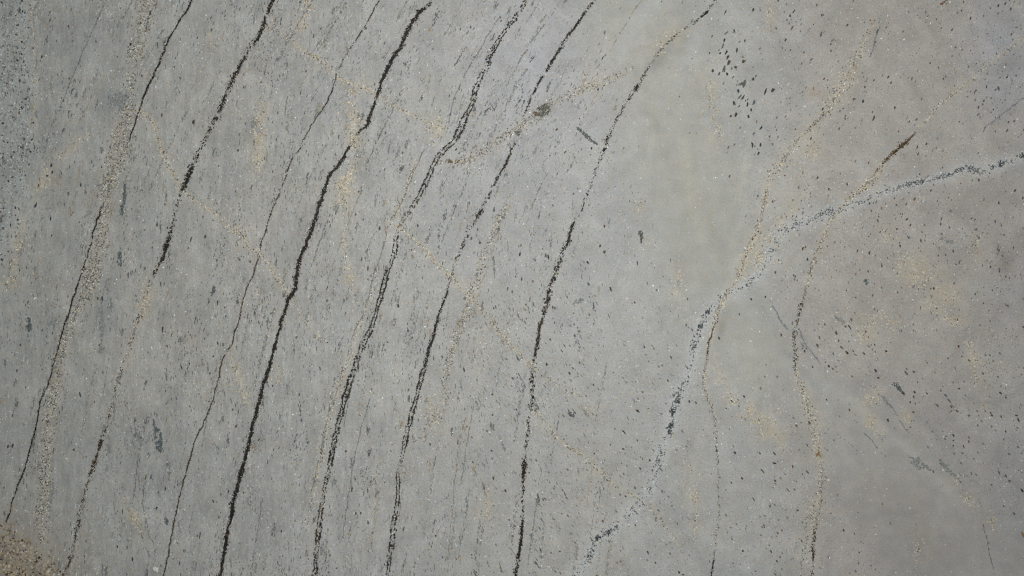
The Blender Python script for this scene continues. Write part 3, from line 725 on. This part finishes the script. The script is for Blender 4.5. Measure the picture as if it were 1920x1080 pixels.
def dens_white(x, y):
    return np.clip(.34 + .8 * blob(x, y, 1820, 320, 130, 30, 10) + .9 * blob(x, y, 1735, 340, 40, 14) + 1.0 * blob(x, y, 1560, 394, 28, 18) + .5 * blob(x, y, 1500, 420, 30, 16) + .55 * blob(x, y, 1400, 530, 26, 18)
                   + 1.1 * blob(x, y, 1318, 610, 16, 40, -15) + .7 * blob(x, y, 1300, 650, 16, 20) + .7 * blob(x, y, 1272, 745, 18, 26) + .8 * blob(x, y, 1262, 770, 10, 14) + .6 * blob(x, y, 1256, 800, 8, 16) + .4 * blob(x, y, 1235, 850, 16, 40)
                   + .9 * blob(x, y, 1145, 996, 26, 16, 35) + 1.0 * blob(x, y, 1120, 1010, 14, 12) + .5 * blob(x, y, 1107, 1040, 8, 14), 0, 1)


p = dens_white(q[:, 0], q[:, 1]) ** 1.2 * (.2 + noise1(s, 10, 77) ** 1.5)
n = 1500; k = rng.choice(len(q), n, p=p / p.sum()); lat = rng.normal(0, 1, n) * np.where(q[k, 0] > 1600, 2.6, 4.0)
t = rng.random((n, 1))
la = rng.uniform(.8, 2.4, n)
G.add(q[k, 0] - ty[k] * lat, q[k, 1] + tx[k] * lat, la, la * rng.uniform(.5, .85, n), ang[k] + rng.normal(0, 45, n), lin(52, 54, 54) * (1 - t) + lin(118, 122, 122) * t, h=.0006)
for (a, b_, l, wv) in ((1272, 752, 8, 3.2), (1262, 772, 8, 4), (1257, 798, 12, 3), (1255, 810, 7, 2.5), (1120, 1008, 6, 4), (1140, 998, 7, 4), (1328, 585, 7, 3.5), (1313, 612, 7, 4), (1876, 307, 6, 4), (1917, 294, 6, 3.5)):
    G.add(a + rng.normal(0, 2.2, 9), b_ + rng.normal(0, 2.2, 9), rng.uniform(.35, .7, 9) * l, rng.uniform(.35, .7, 9) * wv, 70 + rng.normal(0, 25, 9), lin(56, 60, 64))
G.build('pale_vein', M_DARK, slab, 'bluish white seam dotted with dark crystals winding down the right part')

# ------------------------------------------------------------------ single inclusions traced from the stone
def inside(px, py, poly):
    r = np.zeros(len(px), bool); n = len(poly)
    for i in range(n):
        x1, y1 = poly[i]; x2, y2 = poly[(i + 1) % n]
        c = ((y1 > py) != (y2 > py)) & (px < (x2 - x1) * (py - y1) / (y2 - y1 + 1e-9) + x1)
        r ^= c
    return r


INC_COL = [(lin(58, 66, 68), lin(104, 112, 112)), (lin(104, 108, 106), lin(140, 143, 140)), (lin(52, 55, 50), lin(104, 104, 96)), (lin(112, 84, 52), lin(150, 120, 80)),
           (lin(74, 58, 44), lin(120, 98, 76)), (lin(180, 180, 176), lin(216, 216, 212)), (lin(28, 28, 28), lin(46, 46, 46))]


def inclusion(outline, mi, h=.0006, label=None):
    """an irregular knot of tightly packed crystals filling a traced outline, frayed at the rim"""
    p = np.array(outline, float); G = Grains()
    lo, hi = p.min(0) - 3, p.max(0) + 3
    area = (hi - lo).prod(); n = int(area * (.6 if mi != 1 else .4)) + 14
    gx = rng.uniform(lo[0], hi[0], n); gy = rng.uniform(lo[1], hi[1], n)
    ok = inside(gx + rng.normal(0, 1.1, n), gy + rng.normal(0, 1.1, n), p)
    ok &= (vnoise(gx, gy, 5, 4) > .25) | (mi in (3, 5, 6))
    gx, gy = gx[ok], gy[ok]; n = len(gx)
    d = p - p.mean(0); w_, e_ = np.linalg.eigh(d.T @ d); ax = math.degrees(math.atan2(-e_[1, 1], e_[0, 1]))
    a, b_ = INC_COL[mi]; t = rng.random((n, 1))
    r = rng.uniform(.8, 1.7, n)
    G.add(gx, gy, r * 1.5, r * .8, ax + rng.normal(0, 18, n), a * (1 - t) + b_ * t, h=h)
    return G.build('inclusion', M_DARK, slab, label)


def lens(cx, cy, l, w, ang, mi, label=None):
    t = math.radians(ang); pts = []
    for k in range(9):
        a = k / 9 * 2 * math.pi; u = math.cos(a) * l / 2; v = math.sin(a) * w / 2
        pts.append((cx + u * math.cos(t) - v * math.sin(t), cy - u * math.sin(t) - v * math.cos(t)))
    return inclusion(pts, mi, label=label)


inclusion([(285,786),(289,789),(294,802),(302,810),(304,827),(303,838),(306,846),(300,848),(293,842),(290,826),(288,806)], 0, label='dark slate coloured lens in the lower left')
inclusion([(233,338),(235,340),(236,362),(234,380),(231,404),(227,402),(225,394),(225,386),(230,378),(232,360)], 0, label='dark slate coloured lens beside the pale band')
inclusion([(226,466),(229,468),(229,480),(226,498),(221,499),(221,486),(223,474)], 0)
inclusion([(192,556),(194,590),(196,612),(193,632),(189,640),(186,610),(188,590)], 1)
inclusion([(204,178),(218,184),(226,170),(231,180),(241,186),(233,196),(230,208),(226,199),(214,198),(205,198)], 1)
inclusion([(1006,210),(1013,199),(1027,196),(1032,205),(1026,216),(1012,220)], 2, label='dark green knot on the rising cream vein')
inclusion([(1001,211),(1006,208),(1008,214),(1003,218)], 4)
inclusion([(1079,236),(1089,243),(1100,252),(1108,260),(1123,273),(1109,266),(1100,259),(1093,252),(1085,244)], 0)
inclusion([(1702,853),(1708,857),(1715,861),(1722,857),(1728,862),(1731,869),(1742,876),(1752,885),(1738,880),(1729,877),(1722,881),(1714,874),(1708,866)], 1, label='grey green splinter in the calm lower right')
inclusion([(1754,855),(1765,862),(1778,876),(1792,890),(1800,900),(1788,893),(1775,882),(1762,868)], 1)
inclusion([(1197,434),(1203,432),(1205,438),(1204,450),(1202,458),(1200,446)], 2)
inclusion([(1070,574),(1080,564),(1092,558),(1098,557),(1090,565),(1078,571)], 1)
inclusion([(1620,525),(1625,524),(1627,530),(1623,534),(1619,530)], 0)
inclusion([(1871,462),(1876,464),(1875,470),(1870,469)], 2)
inclusion([(1532,848),(1538,846),(1540,853),(1536,857),(1531,854)], 3, label='orange brown spot on the cream grain vein')
inclusion([(1914,996),(1919,998),(1922,1008),(1917,1006)], 3)
inclusion([(1764,8),(1770,3),(1776,0),(1768,9)], 4)
inclusion([(838,301),(844,299),(847,303),(842,305)], 4); inclusion([(855,303),(862,299),(864,302),(858,305)], 4)
inclusion([(289,1065),(293,1062),(297,1066),(295,1071),(290,1070)], 5, label='small white spot near the bottom edge')
inclusion([(979,872),(983,868),(988,872),(985,880),(980,877)], 6)
inclusion([(1390,158),(1398,150),(1400,156),(1394,162)], 0)
for (cx, cy, l, w, a, mi) in ((96, 930, 60, 7, 84, 1), (55, 608, 28, 9, 95, 0), (208, 570, 26, 9, 85, 1), (190, 655, 18, 10, 60, 1), (262, 826, 26, 7, 100, 1), (201, 883, 24, 6, 92, 1), (312, 978, 14, 6, 100, 0),
                              (1505, 648, 16, 6, -60, 1), (1662, 752, 26, 5, -50, 1), (1685, 728, 30, 5, -45, 0), (1575, 600, 26, 6, -35, 1), (475, 232, 22, 10, 85, 1), (205, 842, 20, 8, 95, 1), (365, 1060, 18, 8, 80, 1), (630, 390, 16, 8, 60, 1),
                              (1100, 775, 16, 6, -50, 1), (1073, 778, 16, 6, -50, 0), (100, 605, 12, 10, 0, 1), (1780, 453, 14, 8, 0, 1), (1768, 448, 10, 4, 0, 1), (312, 200, 20, 4, 85, 1), (447, 560, 20, 4, 75, 0), (400, 545, 22, 5, 75, 0)):
    lens(cx, cy, l, w, a, mi)

# ------------------------------------------------------------------ dark flecks
T3 = [(245,185),(290,175),(235,225),(225,260),(210,300),(245,295),(305,280),(255,320),(258,355),(340,348),(297,380),(235,385),(170,398),(205,415),(250,415),(283,435),(397,445),(318,475),(330,470),(313,510),(505,510),(465,515),
      (320,545),(340,548),(288,578),(317,597),(365,588),(400,578),(385,618),(300,645),(270,655),(370,655),(440,720),(400,752),(393,815),(437,815),(425,865),(240,68),(397,55),(605,90),(625,65),(615,155),(577,228),(840,230),(780,190),
      (815,450),(835,285),(925,143),(1320,828),(1325,865),(1825,735),(1075,665),(925,1035),(1155,435),(1095,180),(1080,240),(1015,570),(1025,490),(350,228),(320,235),(150,300)]
T9 = [(1280,100),(1297,157),(1432,120),(1480,65),(1500,95),(1555,25),(1523,290),(1523,318),(1610,300),(1610,325),(1580,350),(1660,385),(1890,205),(590,595),(435,390),(515,390),(515,445),(700,495),(335,530),(645,710),(1155,205),(1835,395),(1650,510),
      (1780,500),(1820,520),(1840,545),(1805,685),(1865,730),(1910,600),(1330,930),(520,545),(430,200),(275,95),(315,125),(1240,50),(1215,20),(1300,75),(1305,45),(400,650),(450,490)]
T6 = [(900,880),(925,905),(970,915),(960,895),(935,840),(890,870),(1020,908),(1050,345),(1120,410),(1205,210),(865,795),(770,820),(800,745),(1455,150),(1280,188),(675,320),(690,310),(1480,355),(1555,395),(1780,440),(1085,1005),(1100,1045),(1300,1010),(1255,1015),(465,590),(1145,895),(940,760),(915,755)]
T5 = [(1270,590),(1015,490),(935,545),(960,560),(1300,990),(1285,975),(1155,970),(1240,895),(1255,865),(1855,930),(1480,340),(1515,545),(1390,515),(1090,380),(855,375),(1005,350),(1150,355),(1165,365),(780,285),(430,190),(215,205),(150,430),(375,775),(320,640),(690,1000),(990,935),(930,940),(965,1050),(1200,735),(1455,305),(1385,395),(115,375),(720,60),(860,95),(1665,400),(1190,75)]
T8 = [(850,60),(850,175),(985,145),(995,165),(820,265),(735,300),(845,375),(740,440),(1290,175),(1265,35),(1665,150),(1590,270),(1585,365),(1735,430),(1095,430),(1135,650),(1240,730),(1655,795),(1725,950),(1750,485),(965,855),(945,765),(570,975),(350,818),(175,835),(110,725),(80,730),(530,855),(25,380),(60,590),(1900,1060),(1230,1065),(1860,685),(1415,170),(1120,935),(855,530),(500,340),(150,780)]
T1 = [(235,320),(405,190),(280,115),(400,55),(195,830),(355,730),(620,830),(540,235),(325,420),(130,830),(290,930),(390,938),(345,975),(295,968),(265,990),(215,1045),(1090,690),(1340,845),(1535,965),(1370,490),(1720,400),(1690,520),(1905,770),(885,255),(910,650),(1190,170),(1805,160),(1485,630),(1765,200),(790,130),(845,75),(735,250),(660,320),(455,1040)]
T4 = [(200,75),(285,150),(385,10),(165,745),(115,860),(95,1005),(295,795),(1075,265),(1155,250),(1205,560),(1225,620),(1150,825),(1225,850),(1255,860),(1200,925),(1220,385),(885,180),(1435,685),(915,770),(1020,985),(1345,375),(1840,610),(1840,540),(1890,115),(815,430),(575,600),(1270,700),(1330,870),(905,520),(90,250),(60,185),(10,380)]
T7 = [(935,195),(820,525),(850,520),(930,590),(1000,570),(880,700),(935,775),(660,915),(745,985),(1125,850),(1035,940),(1370,610),(1505,440),(1455,315),(1310,145),(1575,180),(1695,205),(1730,330),(485,410),(415,370),(300,380),(890,610),(790,300),(1200,660),(715,920),(1010,1010),(70,350),(45,350),(450,60),(70,180),(1285,605),(1650,228),(1280,495),(1700,1000)]
T2 = [(400,455),(480,475),(560,110),(210,140),(430,240),(230,220),(35,518),(60,125),(960,610),(735,740),(1135,840),(390,900),(320,770),(1010,970),(1195,670),(1305,900),(620,550),(530,535),(650,505),(730,940),(615,990),(160,980),(1290,840),(850,380),(895,85),(420,700),(880,590),(1545,450),(150,895),(245,850),(475,680),(870,930),(1500,60),(1785,60)]
big = []
for tile, ox, oy in ((T3, 1280, 0), (T9, 1280, 720), (T6, 1280, 360), (T5, 640, 360), (T8, 640, 720), (T1, 0, 0), (T4, 0, 360), (T7, 0, 720), (T2, 640, 0)):
    for a, b_ in tile:
        big.append((ox + a / 3, oy + b_ / 3))
big = np.array(big[:300])
FLM = [plain_material('black_fleck', lin(54, 54, 53), .5, .35), plain_material('slate_fleck', lin(86, 90, 90), .5, .35), plain_material('brown_fleck', lin(74, 64, 54), .5, .35)]
shapes = []
for sidx in range(16):
    v = []; f = []
    for lobe in range(rng.integers(1, 4)):
        k = 7; b0 = len(v)
        ox, oy, sc = (0, 0, 1) if lobe == 0 else (rng.uniform(-1, 1), rng.uniform(-.9, .9), rng.uniform(.35, .6))
        ph = np.arange(k) / k * 2 * math.pi; r = (1 + rng.uniform(-.4, .3, k)) * sc
        v += [(ox + math.cos(a) * q_, oy + math.sin(a) * q_, -.00005) for a, q_ in zip(ph, r)] + [(ox, oy, .0005 + .0001 * lobe)]
        f += [(b0 + i, b0 + (i + 1) % k, b0 + k) for i in range(k)]
    me = bpy.data.meshes.new('fleck'); me.from_pydata(v, [], f); me.update(); me.materials.append(FLM[[0, 0, 1, 0, 1, 2, 0, 1][sidx % 8]])
    shapes.append(me)
fa = flow(big[:, 0], big[:, 1])
for i, (a, b_) in enumerate(big):
    o = bpy.data.objects.new('fleck', shapes[rng.integers(16)]); COL.link(o); o.parent = slab
    wx, wy = W(a, b_)
    o.location = (float(wx), float(wy), TOP + rng.uniform(0, .0002))
    left = a < 700
    l = (2.4 + 3.6 * rng.random() ** 1.6) * (1.1 if left else 1.0) * (1.3 if i < 37 else 1); w = rng.uniform(1.1, 2.1) * (1.3 if i < 37 else 1)
    o.scale = (l * S, w * S, 1)
    o.rotation_euler = (0, 0, math.radians(fa[i] + rng.normal(0, 10)))


def scatter(n, dens, seed):
    x = rng.uniform(X0 + 4, X1 - 4, n); y = rng.uniform(Y0 + 4, Y1 - 4, n)
    keep = rng.random(n) < dens(x, y)
    return x[keep], y[keep]


def d_fleck(x, y):
    d = .06 + .9 * smooth(1330, 1480, x) * (.24 + .6 * smooth(.42, .72, fbm(x, y, 110, 4)))
    d = d + .22 * smooth(950, 1080, x) * smooth(1400, 1280, x) * smooth(520, 640, y)
    d = d + .35 * blob(x, y, 1395, 170, 45, 130, 5) + .8 * blob(x, y, 1885, 60, 50, 120) + .7 * blob(x, y, 1885, 160, 60, 70) + .3 * blob(x, y, 1810, 870, 80, 50, -45) + .35 * blob(x, y, 1880, 520, 50, 60)
    d = d + .2 * blob(x, y, 1150, 330, 80, 90) + .25 * smooth(.55, .75, fbm(x, y, 70, 8))
    d = d * (1 - .93 * calm(x, y))
    return np.clip(d + .9 * edge_rock(x, y), 0, 1)


F = Grains()
x, y = scatter(48000, d_fleck, 1)
n = len(x); fa = flow(x, y) + rng.normal(0, 16, n)
t = rng.random((n, 1)); l = .75 + 3.2 * rng.random(n) ** 4.6
t = t ** .7
cols = lin(40, 40, 39) * (1 - t) + lin(124, 122, 117) * t
red = rng.random(n) < .15
cols[red] = lin(88, 66, 54)
F.add(x, y, l, np.clip(l * rng.uniform(.38, .7, n), .7, 2), fa, cols)
# coarse dark grains of the left border rock
x, y = scatter(110000, lambda a, b_: edge_rock(a, b_) * .6 * smooth(.25, .6, fbm(a, b_, 20, 3)), 2)
n = len(x); t = rng.random((n, 1)); l = .9 + 2.4 * rng.random(n) ** 1.8
F.add(x, y, l, l * rng.uniform(.5, .9, n), rng.uniform(0, 180, n), lin(26, 29, 30) * (1 - t) + lin(120, 126, 125) * t)
x, y = scatter(40000, lambda a, b_: edge_rock(a, b_) * .7, 2)
n = len(x); l = rng.uniform(.9, 2.0, n); t = rng.random((n, 1))
F.add(x, y, l, l * rng.uniform(.6, .9, n), rng.uniform(0, 180, n), lin(164, 168, 168) * (1 - t) + lin(206, 206, 200) * t)
F.build('small_flecks', M_DARK, slab, 'small dark flecks peppered over the whole slab', stuff=True)

# ------------------------------------------------------------------ grey streaks of the foliation (left two thirds)
def d_streak(x, y):
    d = smooth(1350, 850, x) * (.25 + .75 * smooth(.38, .68, fbm(x, y * .35, 46, 6))) + .05
    return np.clip(d * (1 - .95 * calm(x, y)), 0, 1)


F = Grains()
x, y = scatter(52000, d_streak, 3)
n = len(x); fa = flow(x, y) + rng.normal(0, 7, n)
t = rng.random((n, 1)); l = 1.4 + 4.6 * rng.random(n) ** 2.8
c = lin(94, 96, 95) * (1 - t) + lin(142, 143, 140) * t
warm = rng.random(n) < .22
c[warm] = lin(148, 138, 124)
F.add(x, y, l, rng.uniform(.55, 1.15, n), fa, c, k=6, h=.0003)
# darker short dashes, in little swarms
x, y = scatter(44000, lambda a, b_: d_streak(a, b_) * smooth(.54, .76, fbm(a, b_ * .5, 40, 12)), 4)
n = len(x); fa = flow(x, y) + rng.normal(0, 8, n); t = rng.random((n, 1))
l = 1.2 + 5.0 * rng.random(n) ** 2.6
F.add(x, y, l, rng.uniform(.7, 1.3, n), fa, lin(58, 60, 60) * (1 - t) + lin(110, 112, 109) * t, k=6, h=.0004)
# light wisps along the grain
x, y = scatter(30000, lambda a, b_: d_streak(a, b_) * smooth(.45, .7, fbm(a, b_ * .4, 40, 25)), 4)
n = len(x); t = rng.random((n, 1))
F.add(x, y, 1.4 + 5 * rng.random(n) ** 2, rng.uniform(.5, 1.0, n), flow(x, y) + rng.normal(0, 8, n), lin(172, 173, 170) * (1 - t) + lin(194, 194, 190) * t, k=6, h=.0003)
cx, cy = scatter(2000, lambda a, b_: smooth(1300, 800, a) * (1 - calm(a, b_)) * .6, 7)
for a, b_ in zip(cx, cy):
    m = rng.integers(6, 26); ln = rng.uniform(5, 20); wd = rng.uniform(1.2, 4.5); th = math.radians(float(flow(a, b_)) + rng.normal(0, 5))
    u = rng.normal(0, .5, m) * ln; v = rng.normal(0, .5, m) * wd
    tone = rng.uniform(0, 1); c0 = lin(82, 86, 86) * (1 - tone) + lin(138, 139, 135) * tone
    if rng.random() < .18: c0 = lin(146, 134, 116)
    F.add(a + u * math.cos(th) - v * math.sin(th), b_ - u * math.sin(th) - v * math.cos(th), rng.uniform(1.2, 3.6, m), rng.uniform(.6, 1.1, m), math.degrees(th) + rng.normal(0, 9, m),
          c0 * rng.uniform(.8, 1.15, (m, 1)), k=6, h=.00035)
def vflow(x, y):
    return 60 + 22 * smooth(0, 950, y)


for i in range(170):
    a, b_ = rng.uniform(-150, 1150), rng.uniform(-120, 1150)
    ln = rng.uniform(40, 190); pts = []
    for q_ in range(int(ln / 2)):
        th = math.radians(float(vflow(a, b_))) + math.radians(rng.normal(0, 3)); a -= 2 * math.cos(th); b_ += 2 * math.sin(th); pts.append((a, b_))
    pts = np.array(pts)
    if pts[:, 0].min() < X0 + 5 or pts[:, 1].max() > Y1 - 5: continue
    m = int(len(pts) * rng.uniform(.5, 1.3)); k = rng.integers(0, len(pts), m)
    tone = rng.random(); c0 = lin(92, 94, 93) * (1 - tone) + lin(136, 135, 130) * tone
    if rng.random() < .3: c0 = lin(150, 138, 120)
    sd = rng.uniform(.5, 2.2)
    F.add(pts[k, 0] + rng.normal(0, sd, m), pts[k, 1] + rng.normal(0, 1, m), rng.uniform(1.2, 3.2, m), rng.uniform(.5, .95, m), vflow(pts[k, 0], pts[k, 1]) + rng.normal(0, 10, m), c0 * rng.uniform(.8, 1.2, (m, 1)), k=6, h=.0004)
F.build('grey_streaks', M_DARK, slab, 'short grey streaks along the grain of the stone', stuff=True)

# ------------------------------------------------------------------ fine pale and tan grains everywhere, and painted mica glints
F = Grains()
x, y = scatter(30000, lambda a, b_: np.clip(.25 + .8 * smooth(.45, .7, fbm(a, b_, 60, 15)), 0, 1) * (1 - .75 * calm(a, b_)), 5)
n = len(x); r = rng.uniform(.7, 1.5, n); t = rng.random((n, 1))
warm = (rng.random((n, 1)) < .45)
c = np.where(warm, lin(176, 160, 134) * (1 - t) + lin(160, 140, 118) * t, lin(178, 178, 174) * (1 - t) + lin(196, 195, 190) * t)
F.add(x, y, r * 1.3, r, flow(x, y) + rng.normal(0, 30, n), c, k=5, h=.0003)
F.build('pale_grains', M_PALE, slab, 'fine cream and white grains all over the slab', stuff=True)

x, y = scatter(5200, lambda a, b_: np.clip(.3 + .9 * smooth(.45, .7, fbm(a, b_, 90, 18)), 0, 1) * (1 - .6 * calm(a, b_)), 6)
add_glints(x, y, .5, 1.05)
x, y = scatter(700, lambda a, b_: .8 - .5 * calm(a, b_), 6)
add_glints(x, y, 1.0, 1.5)
glint.build('painted_mica_glints', M_GLINT, slab, 'tiny white grains painted as mica sparkles', stuff=True)
